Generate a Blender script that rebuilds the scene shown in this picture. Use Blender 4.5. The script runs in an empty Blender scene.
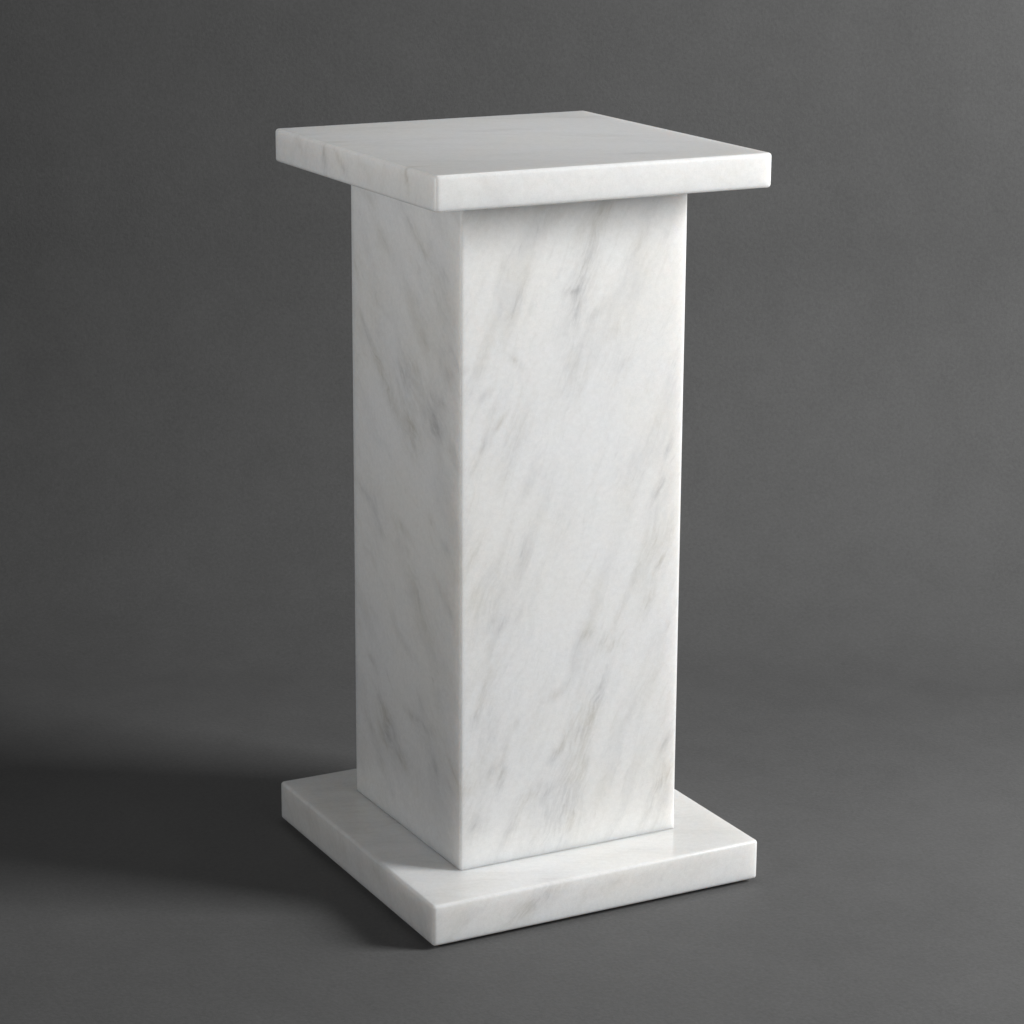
"""White marble pedestal on a grey studio paper sweep.  Units: metres, Z up."""
import bpy, bmesh, math
from mathutils import Vector, Matrix

scene = bpy.context.scene
COL = scene.collection

# ------------------------------------------------------------------ sizes
H = 0.760
BASE = dict(w=0.3783, d=0.3825, z0=-0.0010, z1=0.0421, x=0.0007, y=0.0017)
SHAFT = dict(w=0.2515, d=0.2534, z0=0.0421, z1=H - 0.0342, x=0.0009, y=0.0046)
TOP = dict(w=0.3664, d=0.3765, z0=H - 0.0342, z1=H, x=-0.0003, y=0.0018)

# ------------------------------------------------------------------ veins
# one tuple per vein seen on a face: (u, v, angle, half length, half width, strength)
# in metres on the plane of that face
SHAFT_FRONT = [
    (-0.0686, 0.6113, 1.19, 0.0341, 0.0044, 0.5), (0.0068, 0.6378, 1.3, 0.0911, 0.0176, 0.3), (-0.0036, 0.628, 0.09, 0.0105, 0.0033, 0.55), (0.0017, 0.6072, -1.71, 0.0278, 0.0044, 0.42),
    (0.0121, 0.6544, 1.12, 0.0215, 0.0066, 0.35), (0.0298, 0.6073, 0.81, 0.015, 0.0044, 0.25), (-0.0671, 0.5648, -0.82, 0.014, 0.0044, 0.42), (-0.0992, 0.5323, 0.82, 0.0105, 0.0044, 0.35),
    (0.0051, 0.5278, 0.82, 0.0107, 0.0044, 0.3), (-0.0042, 0.5503, 1.11, 0.0448, 0.011, 0.28), (-0.081, 0.505, 0.9, 0.0125, 0.0022, 0.42), (0.0559, 0.5491, 0.88, 0.0137, 0.0088, 0.18),
    (0.0421, 0.5827, 0.8, 0.0073, 0.0044, 0.2), (-0.0289, 0.699, 0.91, 0.0196, 0.0077, 0.35), (0.0282, 0.6994, 1.05, 0.0221, 0.0088, 0.32), (0.084, 0.7035, 0.81, 0.0117, 0.0055, 0.3),
    (0.0633, 0.6604, 0.9, 0.0175, 0.0066, 0.14), (-0.1006, 0.481, 1.01, 0.0224, 0.0044, 0.42), (-0.0746, 0.4493, 1.15, 0.0194, 0.0044, 0.3), (-0.0626, 0.4778, 0.86, 0.0178, 0.0066, 0.25),
    (-0.0489, 0.4403, 1.0, 0.0265, 0.0055, 0.26), (-0.055, 0.3702, 1.4, 0.0245, 0.0055, 0.36), (-0.1107, 0.3723, 1.09, 0.0271, 0.0055, 0.3), (-0.1117, 0.3308, 1.11, 0.0146, 0.0033, 0.32),
    (-0.091, 0.3004, 1.01, 0.0114, 0.0027, 0.5), (-0.0786, 0.2961, 1.05, 0.012, 0.0039, 0.5), (-0.0584, 0.3057, 0.9, 0.0127, 0.0033, 0.2), (0.0998, 0.4165, 1.12, 0.0127, 0.0022, 0.62),
    (0.1086, 0.4547, 1.27, 0.013, 0.0022, 0.42), (0.0955, 0.4107, 1.21, 0.0283, 0.0055, 0.2), (0.1032, 0.3379, 1.09, 0.0113, 0.0022, 0.62), (0.1126, 0.3669, 1.26, 0.0348, 0.0066, 0.25),
    (0.0905, 0.2996, 1.29, 0.0218, 0.0055, 0.4), (0.0771, 0.3403, 1.29, 0.0296, 0.0044, 0.3), (0.0626, 0.3034, 1.19, 0.0353, 0.0044, 0.22), (0.0181, 0.273, 0.66, 0.0099, 0.0066, 0.35),
    (0.037, 0.2623, 0.97, 0.0125, 0.0044, 0.45), (0.0471, 0.2554, 0.83, 0.0099, 0.0033, 0.5), (0.0338, 0.209, 1.18, 0.0267, 0.0044, 0.5), (0.0232, 0.1766, 1.22, 0.0317, 0.0066, 0.42),
    (0.0171, 0.1329, 1.27, 0.017, 0.0044, 0.5), (0.0041, 0.078, 1.26, 0.0377, 0.0044, 0.48), (-0.005, 0.0928, 1.2, 0.0692, 0.0143, 0.3), (-0.0164, 0.2142, 0.5, 0.0136, 0.0055, 0.42),
    (-0.0171, 0.1507, 0.88, 0.0121, 0.0044, 0.62), (-0.0065, 0.1652, 1.03, 0.0209, 0.0033, 0.32), (-0.0274, 0.1095, 1.05, 0.0107, 0.0033, 0.5), (-0.0413, 0.1109, 0.64, 0.0329, 0.0099, 0.32),
    (-0.071, 0.0726, 1.12, 0.0331, 0.0055, 0.42), (-0.0782, 0.1304, 1.31, 0.0145, 0.0033, 0.65), (-0.0733, 0.1634, 1.34, 0.0295, 0.0044, 0.3), (-0.088, 0.1434, 0.73, 0.0112, 0.0066, 0.32),
    (-0.106, 0.2061, 1.21, 0.0167, 0.0044, 0.5), (-0.0963, 0.2342, 1.21, 0.0368, 0.0066, 0.27), (-0.0609, 0.1903, 1.15, 0.0067, 0.0033, 0.3), (-0.1168, 0.1253, 0.77, 0.0083, 0.0044, 0.3),
    (-0.1071, 0.089, 0.96, 0.0189, 0.0154, 0.2), (0.1165, 0.142, 1.12, 0.0245, 0.0044, 0.35), (0.115, 0.105, 1.03, 0.0213, 0.0044, 0.45), (0.0981, 0.0733, 1.11, 0.0332, 0.0044, 0.38),
    (-0.0288, 0.0791, 1.12, 0.0454, 0.011, 0.22), (-0.095, 0.3228, 1.26, 0.0628, 0.0154, 0.16), (-0.0655, 0.4902, 1.17, 0.0594, 0.0143, 0.13), (0.0943, 0.3626, 1.38, 0.1024, 0.0132, 0.15),
    (0.0085, 0.1678, 1.2, 0.1337, 0.0198, 0.18), (-0.0928, 0.1911, 1.32, 0.0564, 0.0132, 0.14), (0.0501, 0.5765, 1.32, 0.1232, 0.0198, 0.08), (-0.0079, 0.4018, 1.35, 0.0657, 0.0154, 0.08),
    (0.1159, 0.115, 1.49, 0.0997, 0.0132, 0.14),
]
SHAFT_SIDE = [
    (-0.0091, 0.6867, -2.51, 0.0313, 0.0068, 0.35), (-0.0426, 0.6641, -2.51, 0.0308, 0.0051, 0.42), (0.0491, 0.6583, -2.55, 0.0201, 0.0068, 0.35), (0.1174, 0.6181, -2.04, 0.0205, 0.0051, 0.3),
    (-0.0108, 0.615, -2.24, 0.0152, 0.0085, 0.3), (-0.0855, 0.6474, -2.27, 0.0121, 0.0051, 0.3), (0.1037, 0.5692, -2.35, 0.0284, 0.0043, 0.35), (0.0784, 0.5435, -2.34, 0.0262, 0.0051, 0.55),
    (0.0511, 0.5174, -2.42, 0.0307, 0.006, 0.42), (-0.0422, 0.5754, -2.35, 0.0094, 0.0043, 0.5), (0.0061, 0.53, -2.29, 0.0148, 0.0068, 0.55), (-0.0251, 0.5403, -2.65, 0.0169, 0.0051, 0.3),
    (-0.1114, 0.5642, -2.61, 0.0198, 0.0051, 0.3), (0.0324, 0.492, -2.51, 0.0326, 0.0068, 0.4), (-0.0141, 0.4667, -2.58, 0.0341, 0.0204, 0.25), (-0.012, 0.4848, -2.46, 0.017, 0.0051, 0.42),
    (-0.0576, 0.4987, -2.42, 0.013, 0.0051, 0.5), (-0.071, 0.4884, -2.53, 0.0158, 0.0051, 0.5), (-0.081, 0.5178, -2.9, 0.0091, 0.0051, 0.5), (-0.0555, 0.5246, -2.53, 0.0085, 0.0043, 0.35),
    (-0.1062, 0.473, -2.35, 0.0218, 0.0068, 0.45), (0.0999, 0.3842, -2.68, 0.0273, 0.0051, 0.35), (0.0668, 0.3576, -2.47, 0.0155, 0.0051, 0.47), (0.0113, 0.37, -2.84, 0.023, 0.0051, 0.35),
    (-0.0573, 0.3935, -2.67, 0.0081, 0.0051, 0.35), (-0.0897, 0.3754, -2.73, 0.0095, 0.0068, 0.4), (0.002, 0.3495, -2.57, 0.0105, 0.0051, 0.3), (-0.0154, 0.3211, -2.34, 0.0188, 0.0119, 0.22),
    (-0.0807, 0.3289, -2.71, 0.023, 0.0068, 0.22), (-0.0897, 0.3173, -2.5, 0.0218, 0.0051, 0.35), (0.0292, 0.2613, -2.25, 0.0184, 0.0051, 0.42), (-0.0005, 0.2439, -2.78, 0.0355, 0.0051, 0.22),
    (0.0856, 0.2027, -2.51, 0.0175, 0.0043, 0.57), (0.1154, 0.2343, -2.26, 0.0109, 0.0051, 0.3), (0.0661, 0.1662, -2.47, 0.0222, 0.0068, 0.32), (0.0441, 0.1491, -2.5, 0.0215, 0.0068, 0.36),
    (0.0555, 0.1314, -2.61, 0.0223, 0.0136, 0.2), (-0.0095, 0.1741, -3.0, 0.0208, 0.0043, 0.5), (-0.0482, 0.1718, -3.13, 0.0375, 0.0051, 0.3), (0.02, 0.1185, -2.61, 0.0352, 0.0085, 0.35),
    (0.0895, 0.1243, -2.41, 0.0325, 0.0068, 0.35), (0.0598, 0.0915, -2.36, 0.0289, 0.0068, 0.42), (-0.0622, 0.1346, -2.18, 0.0139, 0.0068, 0.42), (-0.0321, 0.1954, -2.27, 0.0128, 0.0051, 0.3),
    (-0.1089, 0.1392, -2.42, 0.0172, 0.0051, 0.3), (-0.0632, 0.502, -2.19, 0.0394, 0.0289, 0.36), (-0.0088, 0.5311, -2.24, 0.0676, 0.0272, 0.22), (-0.093, 0.575, -1.95, 0.0698, 0.0221, 0.2),
    (0.0524, 0.5215, -2.46, 0.0567, 0.0153, 0.16), (-0.0038, 0.4863, -2.39, 0.0497, 0.0221, 0.2), (0.048, 0.1385, -2.29, 0.0578, 0.0272, 0.26), (-0.0446, 0.1632, -2.47, 0.0531, 0.0238, 0.18),
    (0.0578, 0.5569, -2.26, 0.0658, 0.0204, 0.14), (-0.0799, 0.6369, -2.17, 0.0678, 0.0204, 0.14), (0.0789, 0.3775, -2.22, 0.0571, 0.0204, 0.12), (-0.0335, 0.2946, -2.34, 0.0815, 0.0238, 0.14),
]
TOP_SIDE = [
    (0.0641, 0.7485, -1.65, 0.0183, 0.0054, 0.75), (0.0233, 0.7453, -2.52, 0.0204, 0.0036, 0.55), (-0.1266, 0.7517, -1.79, 0.0124, 0.0032, 0.75), (0.1249, 0.7526, -2.3, 0.0178, 0.0072, 0.25),
    (-0.0338, 0.7448, -2.56, 0.0249, 0.0054, 0.2),
]
TOP_FACE = [
    (0.1492, 0.1337, -0.61, 0.0356, 0.0064, 0.22), (0.0659, -0.1335, -0.21, 0.0444, 0.0064, 0.25), (0.0218, 0.0787, -0.07, 0.0939, 0.0128, 0.16), (-0.0792, 0.0482, 0.03, 0.0717, 0.0112, 0.15),
    (0.0973, -0.0003, -0.7, 0.0833, 0.0128, 0.12), (-0.0993, 0.1483, 0.07, 0.0587, 0.0096, 0.14), (-0.0489, -0.0874, -0.13, 0.0656, 0.0096, 0.12),
]
BASE_FRONT = [
    (-0.0911, 0.0134, 0.43, 0.0189, 0.0077, 0.6), (-0.0679, 0.0277, 0.43, 0.035, 0.0099, 0.45), (-0.0184, 0.0195, 0.68, 0.019, 0.0066, 0.2), (0.0182, 0.0271, 0.53, 0.0184, 0.0066, 0.18),
    (0.0637, 0.0254, 0.36, 0.0268, 0.0088, 0.12), (-0.1505, 0.0221, 0.29, 0.0225, 0.0088, 0.14), (0.131, 0.0275, 0.26, 0.0199, 0.0077, 0.12),
]
BASE_SIDE = [
    (-0.0559, 0.0279, -2.95, 0.0229, 0.0085, 0.28), (0.0366, 0.0184, -3.12, 0.0341, 0.0085, 0.2), (0.1229, 0.0299, -2.96, 0.0251, 0.0085, 0.18), (-0.1269, 0.0278, -2.95, 0.0221, 0.0068, 0.18),
]
BASE_FACE = [
    (-0.1222, -0.1611, -0.05, 0.0401, 0.0096, 0.16), (-0.0595, -0.1818, 0.05, 0.0269, 0.008, 0.25), (0.0364, -0.1564, -0.01, 0.0589, 0.0112, 0.14), (-0.1504, 0.1433, 0.15, 0.0379, 0.0096, 0.15),
    (-0.1577, -0.0006, -1.12, 0.0394, 0.0096, 0.15), (0.1404, -0.0924, -0.9, 0.049, 0.0096, 0.14),
]

# ------------------------------------------------------------------ look
PAPER = (0.115, 0.1155, 0.116)
COVE_START, COVE_R, COVE_ANG = 0.56, 0.50, 88.0
FLOOR_Z = -0.0052
AMBIENT = 0.001
LAMPS = [
    # name, location, target, width, height, watts, colour, spread
    ('key_softbox', (1.75, -1.42, 1.34), (0.0, 0.0, 0.60), 0.80, 1.15, 83.0, (1.0, 0.998, 0.99), 180),
    ('fill_reflector', (-1.45, -0.30, 0.85), (0.0, 0.0, 0.70), 0.7, 0.6, 2.5, (1.0, 0.995, 0.985), 100),
    ('fill_softbox', (-1.90, -0.80, 1.30), (0.0, 0.0, 0.70), 1.0, 1.0, 0.8, (1.0, 0.995, 0.985), 120),
    ('top_softbox', (0.10, 0.10, 1.42), (0.05, 0.05, 0.76), 0.45, 0.45, 0.68, (1.0, 1.0, 1.0), 90),
]

# ------------------------------------------------------------------ node helpers
class Nodes:
    def __init__(self, name):
        self.mat = bpy.data.materials.new(name)
        self.mat.use_nodes = True
        self.t = self.mat.node_tree
        self.t.nodes.clear()

    def new(self, kind, **props):
        n = self.t.nodes.new(kind)
        for k, v in props.items():
            setattr(n, k, v)
        return n

    def link(self, a, b):
        self.t.links.new(a, b)

    def put(self, socket, value):
        if isinstance(value, bpy.types.NodeSocket):
            self.link(value, socket)
        else:
            socket.default_value = value

    def math(self, op, a, b=None, c=None, clamp=False):
        n = self.new('ShaderNodeMath', operation=op, use_clamp=clamp)
        for i, v in enumerate((a, b, c)):
            if v is not None:
                self.put(n.inputs[i], v)
        return n.outputs[0]

    def vmath(self, op, a, b=None, scale=None):
        n = self.new('ShaderNodeVectorMath', operation=op)
        self.put(n.inputs[0], a)
        if b is not None:
            self.put(n.inputs[1], b)
        if scale is not None:
            self.put(n.inputs['Scale'], scale)
        return n.outputs['Vector']

    def mapping(self, vec, loc=(0, 0, 0), rot=(0, 0, 0), scale=(1, 1, 1), kind='TEXTURE'):
        n = self.new('ShaderNodeMapping', vector_type=kind)
        self.link(vec, n.inputs['Vector'])
        n.inputs['Location'].default_value = loc
        n.inputs['Rotation'].default_value = rot
        n.inputs['Scale'].default_value = scale
        return n.outputs[0]

    def noise(self, vec, scale, detail=4.0, rough=0.5, dist=0.0, out='Fac'):
        n = self.new('ShaderNodeTexNoise')
        self.link(vec, n.inputs['Vector'])
        n.inputs['Scale'].default_value = scale
        n.inputs['Detail'].default_value = detail
        n.inputs['Roughness'].default_value = rough
        n.inputs['Distortion'].default_value = dist
        return n.outputs[out]

    def ramp(self, val, a, b, lo=0.0, hi=1.0):
        n = self.new('ShaderNodeMapRange', interpolation_type='SMOOTHSTEP')
        self.put(n.inputs[0], val)
        for i, v in enumerate((a, b, lo, hi)):
            n.inputs[i + 1].default_value = v
        return n.outputs[0]

    def mix(self, fac, a, b):
        n = self.new('ShaderNodeMix', data_type='RGBA')
        self.put(n.inputs[0], fac)
        self.put(n.inputs[6], a)
        self.put(n.inputs[7], b)
        return n.outputs[2]


def layer_rotation(normal):
    """Euler that turns local Z onto the normal of the marble's bedding."""
    return Vector(normal).normalized().to_track_quat('Z', 'Y').to_euler()


def marble(name, veins, bedding, seed, grey=1.0, rough=0.23):
    """veins: list of (axis, plane, [vein tuples]); bedding: normal of the grey layers."""
    N = Nodes(name)
    tc = N.new('ShaderNodeTexCoord')
    pos = tc.outputs['Object']
    # two scales of wobble so that no vein is a clean stroke
    w1 = N.noise(pos, 16.0, 2.0, 0.5, out='Color')
    w2 = N.noise(pos, 120.0, 3.0, 0.6, out='Color')
    d1 = N.vmath('SCALE', N.vmath('SUBTRACT', w1, (0.5, 0.5, 0.5)), scale=0.020)
    d2 = N.vmath('SCALE', N.vmath('SUBTRACT', w2, (0.5, 0.5, 0.5)), scale=0.0048)
    warped = N.vmath('ADD', N.vmath('ADD', pos, d1), N.vmath('SCALE', d2, scale=0.45))

    # hand placed veins
    total = None
    vtot = N.vmath('ADD', pos, N.vmath('ADD', N.vmath('SCALE', d1, scale=0.30), N.vmath('SCALE', d2, scale=0.7)))
    for axis, plane, items in veins:
        for (u, v, ang, hl, hw, s) in items:
            depth = 0.06
            if hw < 0.012:
                hl, hw, s = hl * 1.7 + 0.004, hw * 1.9 + 0.0016, s * 0.62
            else:
                hl, hw, s = hl * 1.3, hw * 1.7, s * 1.05
            if axis == 1:      # x,z plane
                loc, rot, sc = (u, plane, v), (0, -ang, 0), (hl, depth, hw)
            elif axis == 0:    # y,z plane
                loc, rot, sc = (plane, u, v), (ang, 0, 0), (depth, hl, hw)
            else:
                loc, rot, sc = (u, v, plane), (0, 0, ang), (hl, hw, depth)
            m = N.mapping(vtot, loc, rot, sc)
            g = N.new('ShaderNodeTexGradient', gradient_type='QUADRATIC_SPHERE')
            N.link(m, g.inputs[0])
            total = N.math('MULTIPLY_ADD', g.outputs['Fac'], s * 1.5, total if total is not None else 0.0)

    # layered grey haze of the stone: long along the bedding, short across it
    rot = layer_rotation(bedding)
    lay = N.mapping(warped, (seed, seed * 0.7, -seed), rot, (0.16, 0.16, 0.022))
    cloud = N.noise(lay, 1.0, 4.0, 0.55)
    lay2 = N.mapping(warped, (seed * 1.3, 0.2, seed), rot, (0.055, 0.055, 0.0075))
    streak = N.noise(lay2, 1.0, 4.0, 0.6)
    lay3 = N.mapping(warped, (-seed, 0.4, seed), rot, (0.020, 0.020, 0.0032))
    fine = N.noise(lay3, 1.0, 3.0, 0.6)
    broad = N.noise(pos, 5.5, 2.0, 0.5)
    grain = N.noise(pos, 900.0, 2.0, 0.6)
    mott = N.noise(pos, 190.0, 3.0, 0.65)

    a = N.math('MULTIPLY', N.ramp(cloud, 0.46, 0.78), 0.30 * grey)
    b = N.math('MULTIPLY', N.ramp(streak, 0.52, 0.80), 0.22 * grey)
    c = N.math('MULTIPLY', N.ramp(fine, 0.60, 0.82), 0.30 * grey)
    c = N.math('MULTIPLY', c, N.ramp(cloud, 0.40, 0.60))
    veil = N.math('ADD', N.math('ADD', a, b), c)
    if total is not None:
        broken = N.math('ADD', N.math('MULTIPLY', N.ramp(fine, 0.34, 0.66), 0.75), 0.42)
        total = N.math('DIVIDE', total, N.math('MULTIPLY_ADD', total, 0.55, 1.0))   # overlaps do not pile up
        veil = N.math('ADD', veil, N.math('MULTIPLY', total, broken))
    veil = N.math('MINIMUM', veil, 1.0)
    sug = N.math('MULTIPLY_ADD', N.math('SUBTRACT', grain, 0.5), 0.16,
                 N.math('MULTIPLY', N.math('SUBTRACT', mott, 0.5), 0.17))
    tone = N.mix(N.ramp(broad, 0.35, 0.65), (0.836, 0.841, 0.845, 1), (0.840, 0.837, 0.822, 1))
    dark = N.mix(N.ramp(N.noise(pos, 22.0, 2.0), 0.40, 0.62), (0.43, 0.43, 0.435, 1), (0.45, 0.425, 0.365, 1))
    colr = N.mix(veil, tone, dark)
    colr = N.vmath('SCALE', colr, scale=N.math('ADD', sug, 1.0))

    p = N.new('ShaderNodeBsdfPrincipled')
    N.link(colr, p.inputs['Base Color'])
    p.inputs['IOR'].default_value = 1.49
    p.inputs["Roughness"].default_value = rough
    p.inputs['Specular IOR Level'].default_value = 0.5
    p.inputs['Subsurface Weight'].default_value = 0.9
    p.inputs['Subsurface Radius'].default_value = (1.0, 0.89, 0.81)
    p.inputs['Subsurface Scale'].default_value = 0.021
    bump = N.new('ShaderNodeBump')
    bump.inputs['Strength'].default_value = 0.10
    bump.inputs['Distance'].default_value = 0.0004
    N.link(N.math('ADD', N.noise(pos, 420.0, 3.0, 0.6), N.math('MULTIPLY', N.noise(pos, 30.0, 2.0), 1.5)), bump.inputs['Height'])
    N.link(bump.outputs[0], p.inputs['Normal'])
    out = N.new('ShaderNodeOutputMaterial')
    N.link(p.outputs[0], out.inputs[0])
    return N.mat


def paper():
    N = Nodes('grey_paper')
    tc = N.new('ShaderNodeTexCoord')
    pos = tc.outputs['Object']
    blot = N.noise(N.mapping(pos, rot=(0, 0, 0), scale=(1.0, 1.0, 1.0)), 2.6, 4.0, 0.55)
    mid = N.noise(pos, 13.0, 4.0, 0.6)
    fib = N.noise(pos, 230.0, 3.0, 0.7)
    v = N.math('MULTIPLY_ADD', N.math('SUBTRACT', blot, 0.5), 0.20,
               N.math('MULTIPLY_ADD', N.math('SUBTRACT', mid, 0.5), 0.21,
                      N.math('MULTIPLY_ADD', N.math('SUBTRACT', fib, 0.5), 0.46, 1.0)))
    spots = N.ramp(N.noise(pos, 75.0, 1.0, 0.4), 0.76, 0.84, 1.0, 0.90)
    v = N.math('MULTIPLY', v, spots)
    colr = N.vmath('SCALE', (PAPER[0], PAPER[1], PAPER[2]), scale=v)
    p = N.new('ShaderNodeBsdfPrincipled')
    N.link(colr, p.inputs['Base Color'])
    p.inputs['Roughness'].default_value = 0.72
    p.inputs['Specular IOR Level'].default_value = 0.28
    bump = N.new('ShaderNodeBump')
    bump.inputs['Strength'].default_value = 0.5
    bump.inputs['Distance'].default_value = 0.0006
    N.link(N.math('ADD', N.math('MULTIPLY', mid, 3.0), fib), bump.inputs['Height'])
    N.link(bump.outputs[0], p.inputs['Normal'])
    out = N.new('ShaderNodeOutputMaterial')
    N.link(p.outputs[0], out.inputs[0])
    return N.mat


# ------------------------------------------------------------------ geometry helpers
def slab(name, s, material, parent, r_vert, r_edge):
    """A block of stone with softened edges; mesh coordinates are those of the pedestal."""
    bm = bmesh.new()
    bmesh.ops.create_cube(bm, size=1.0)
    for v in bm.verts:
        v.co = Vector((s['x'] + v.co.x * s['w'], s['y'] + v.co.y * s['d'],
                       (s['z0'] + s['z1']) / 2 + v.co.z * (s['z1'] - s['z0'])))
    vert = [e for e in bm.edges if abs(e.verts[0].co.z - e.verts[1].co.z) > 1e-4]
    bmesh.ops.bevel(bm, geom=vert, offset=r_vert, segments=4, profile=0.5, affect='EDGES')
    zs = (s['z0'], s['z1'])
    rim = [e for e in bm.edges if len(e.link_faces) == 2
           and abs(e.verts[0].co.z - e.verts[1].co.z) < 1e-6
           and e.calc_face_angle(0) > 1.0]
    bmesh.ops.bevel(bm, geom=rim, offset=r_edge, segments=4, profile=0.5, affect='EDGES', clamp_overlap=True)
    me = bpy.data.meshes.new(name)
    bm.to_mesh(me)
    bm.free()
    for f in me.polygons:
        f.use_smooth = True
    o = bpy.data.objects.new(name, me)
    COL.objects.link(o)
    me.materials.append(material)
    o.parent = parent
    w = o.modifiers.new('weighted_normals', 'WEIGHTED_NORMAL')
    w.keep_sharp = False
    return o


# ------------------------------------------------------------------ pedestal
pedestal = bpy.data.objects.new('pedestal', None)
pedestal.empty_display_size = 0.1
COL.objects.link(pedestal)
pedestal['label'] = 'white marble pedestal with grey veins, square top slab and wider square base on grey paper'
pedestal['category'] = 'pedestal'

BED_SHAFT = (0.87, 0.35, -0.35)
m_shaft = marble('shaft_marble',
                 [(1, SHAFT['y'] - SHAFT['d'] / 2, SHAFT_FRONT), (0, SHAFT['x'] - SHAFT['w'] / 2, SHAFT_SIDE)],
                 BED_SHAFT, 0.31, 0.70)
m_top = marble('top_marble',
               [(0, TOP['x'] - TOP['w'] / 2, TOP_SIDE), (2, TOP['z1'], TOP_FACE)],
               (0.44, 0.85, 0.30), 0.83, 0.40)
m_base = marble('base_marble',
                [(1, BASE['y'] - BASE['d'] / 2, BASE_FRONT), (0, BASE['x'] - BASE['w'] / 2, BASE_SIDE),
                 (2, BASE['z1'], BASE_FACE)],
                (0.40, 0.80, -0.45), 1.37, 0.6, 0.16)
slab('base', BASE, m_base, pedestal, 0.0040, 0.0034)
shaft = slab('shaft', SHAFT, m_shaft, pedestal, 0.0028, 0.0012)
for v in shaft.data.vertices:      # the sawn block is a hair wider at its foot
    if v.co.x > 0:
        v.co.x += 0.0015 * (SHAFT['z1'] - v.co.z) / (SHAFT['z1'] - SHAFT['z0'])
slab('top_slab', TOP, m_top, pedestal, 0.0045, 0.0036)

# thin felt pads that lift the stone off the paper
felt = Nodes('felt')
fp = felt.new('ShaderNodeBsdfPrincipled')
ftc = felt.new('ShaderNodeTexCoord')
felt.link(felt.mix(felt.noise(ftc.outputs['Object'], 600.0), (0.012, 0.012, 0.012, 1), (0.03, 0.03, 0.03, 1)), fp.inputs['Base Color'])
fp.inputs['Roughness'].default_value = 0.95
fo = felt.new('ShaderNodeOutputMaterial')
felt.link(fp.outputs[0], fo.inputs[0])
base_obj = next(o for o in pedestal.children if o.name == 'base')
for px, py in ((-1, -1), (1, -1), (1, 1), (-1, 1)):
    bm = bmesh.new()
    bmesh.ops.create_cone(bm, cap_ends=True, segments=32, radius1=0.016, radius2=0.016, depth=0.0042)
    for v in bm.verts:
        v.co += Vector((px * 0.155, py * 0.155, FLOOR_Z + 0.0021))
    me = bpy.data.meshes.new('felt_pad')
    bm.to_mesh(me)
    bm.free()
    me.materials.append(felt.mat)
    fo_ = bpy.data.objects.new('felt_pad', me)
    COL.objects.link(fo_)
    fo_.parent = base_obj

# ------------------------------------------------------------------ paper sweep
CAM = Vector((-1.26232, -2.37797, 1.11535))
YAW = -0.48508
FWD = Vector((math.sin(-YAW), math.cos(-YAW), 0))
RGT = Vector((FWD.y, -FWD.x, 0))


def sweep():
    prof = []
    s = -4.2
    while s < COVE_START - 1e-6:
        prof.append((s, FLOOR_Z))
        s += 0.15
    n = 40
    for i in range(n + 1):
        a = math.radians(COVE_ANG) * i / n
        prof.append((COVE_START + COVE_R * math.sin(a), FLOOR_Z + COVE_R * (1 - math.cos(a))))
    a = math.radians(COVE_ANG)
    s, z = prof[-1]
    for i in range(1, 16):
        prof.append((s + math.cos(a) * 0.2 * i, z + math.sin(a) * 0.2 * i))
    bm = bmesh.new()
    W = 2.6
    cols = 40
    rows = []
    for (s, z) in prof:
        row = []
        for j in range(cols + 1):
            t = -W + 2 * W * j / cols
            # paper hangs with very slight, broad waves; flat where it lies on the floor
            k = min(1.0, max(0.0, z / 0.6))
            wav = k * (0.004 * math.sin(t * 2.3 + 0.6) + 0.003 * math.sin(t * 5.1 + z * 1.7))
            p = FWD * (s + wav) + RGT * t + Vector((0, 0, z))
            row.append(bm.verts.new(p))
        rows.append(row)
    for i in range(len(rows) - 1):
        for j in range(cols):
            f = bm.faces.new((rows[i][j], rows[i][j + 1], rows[i + 1][j + 1], rows[i + 1][j]))
            f.smooth = True
    bmesh.ops.recalc_face_normals(bm, faces=bm.faces)
    bm.normal_update()
    me = bpy.data.meshes.new('backdrop')
    bm.to_mesh(me)
    bm.free()
    me.materials.append(paper())
    o = bpy.data.objects.new('backdrop', me)
    COL.objects.link(o)
    o['kind'] = 'structure'
    o['label'] = 'seamless dark grey paper sweep forming the floor and the wall behind the pedestal'
    return o


sweep()


# ------------------------------------------------------------------ lamps
def lamp(name, loc, target, size_x, size_y, watts, colour=(1, 1, 1), spread=180):
    l = bpy.data.lights.new(name, 'AREA')
    l.shape = 'RECTANGLE'
    l.size = size_x
    l.size_y = size_y
    l.energy = watts
    l.color = colour
    l.spread = math.radians(spread)
    o = bpy.data.objects.new(name, l)
    COL.objects.link(o)
    o.location = loc
    o.rotation_euler = (Vector(target) - Vector(loc)).to_track_quat('-Z', 'Y').to_euler()
    return o


for L in LAMPS:
    lamp(*L)

world = bpy.data.worlds.new('World')
scene.world = world
world.use_nodes = True
bg = world.node_tree.nodes['Background']
bg.inputs[0].default_value = (1, 1, 1, 1)
bg.inputs[1].default_value = AMBIENT

# ------------------------------------------------------------------ camera
cam = bpy.data.cameras.new('camera')
cam.sensor_width = 36.0
cam.lens = 2686.6 / 1024 * 36.0
cam.clip_start = 0.05
cam.clip_end = 60.0
co = bpy.data.objects.new('camera', cam)
COL.objects.link(co)
co.location = CAM
co.rotation_euler = (1.30207, -0.00633, YAW)
scene.camera = co

# ------------------------------------------------------------------ render settings
scene.render.engine = 'CYCLES'
scene.cycles.use_denoising = True
scene.cycles.max_bounces = 8
scene.cycles.diffuse_bounces = 5
scene.view_settings.view_transform = 'Standard'
scene.view_settings.look = 'None'
scene.view_settings.exposure = 0.0
scene.view_settings.gamma = 1.0
scene.view_settings.use_curve_mapping = False
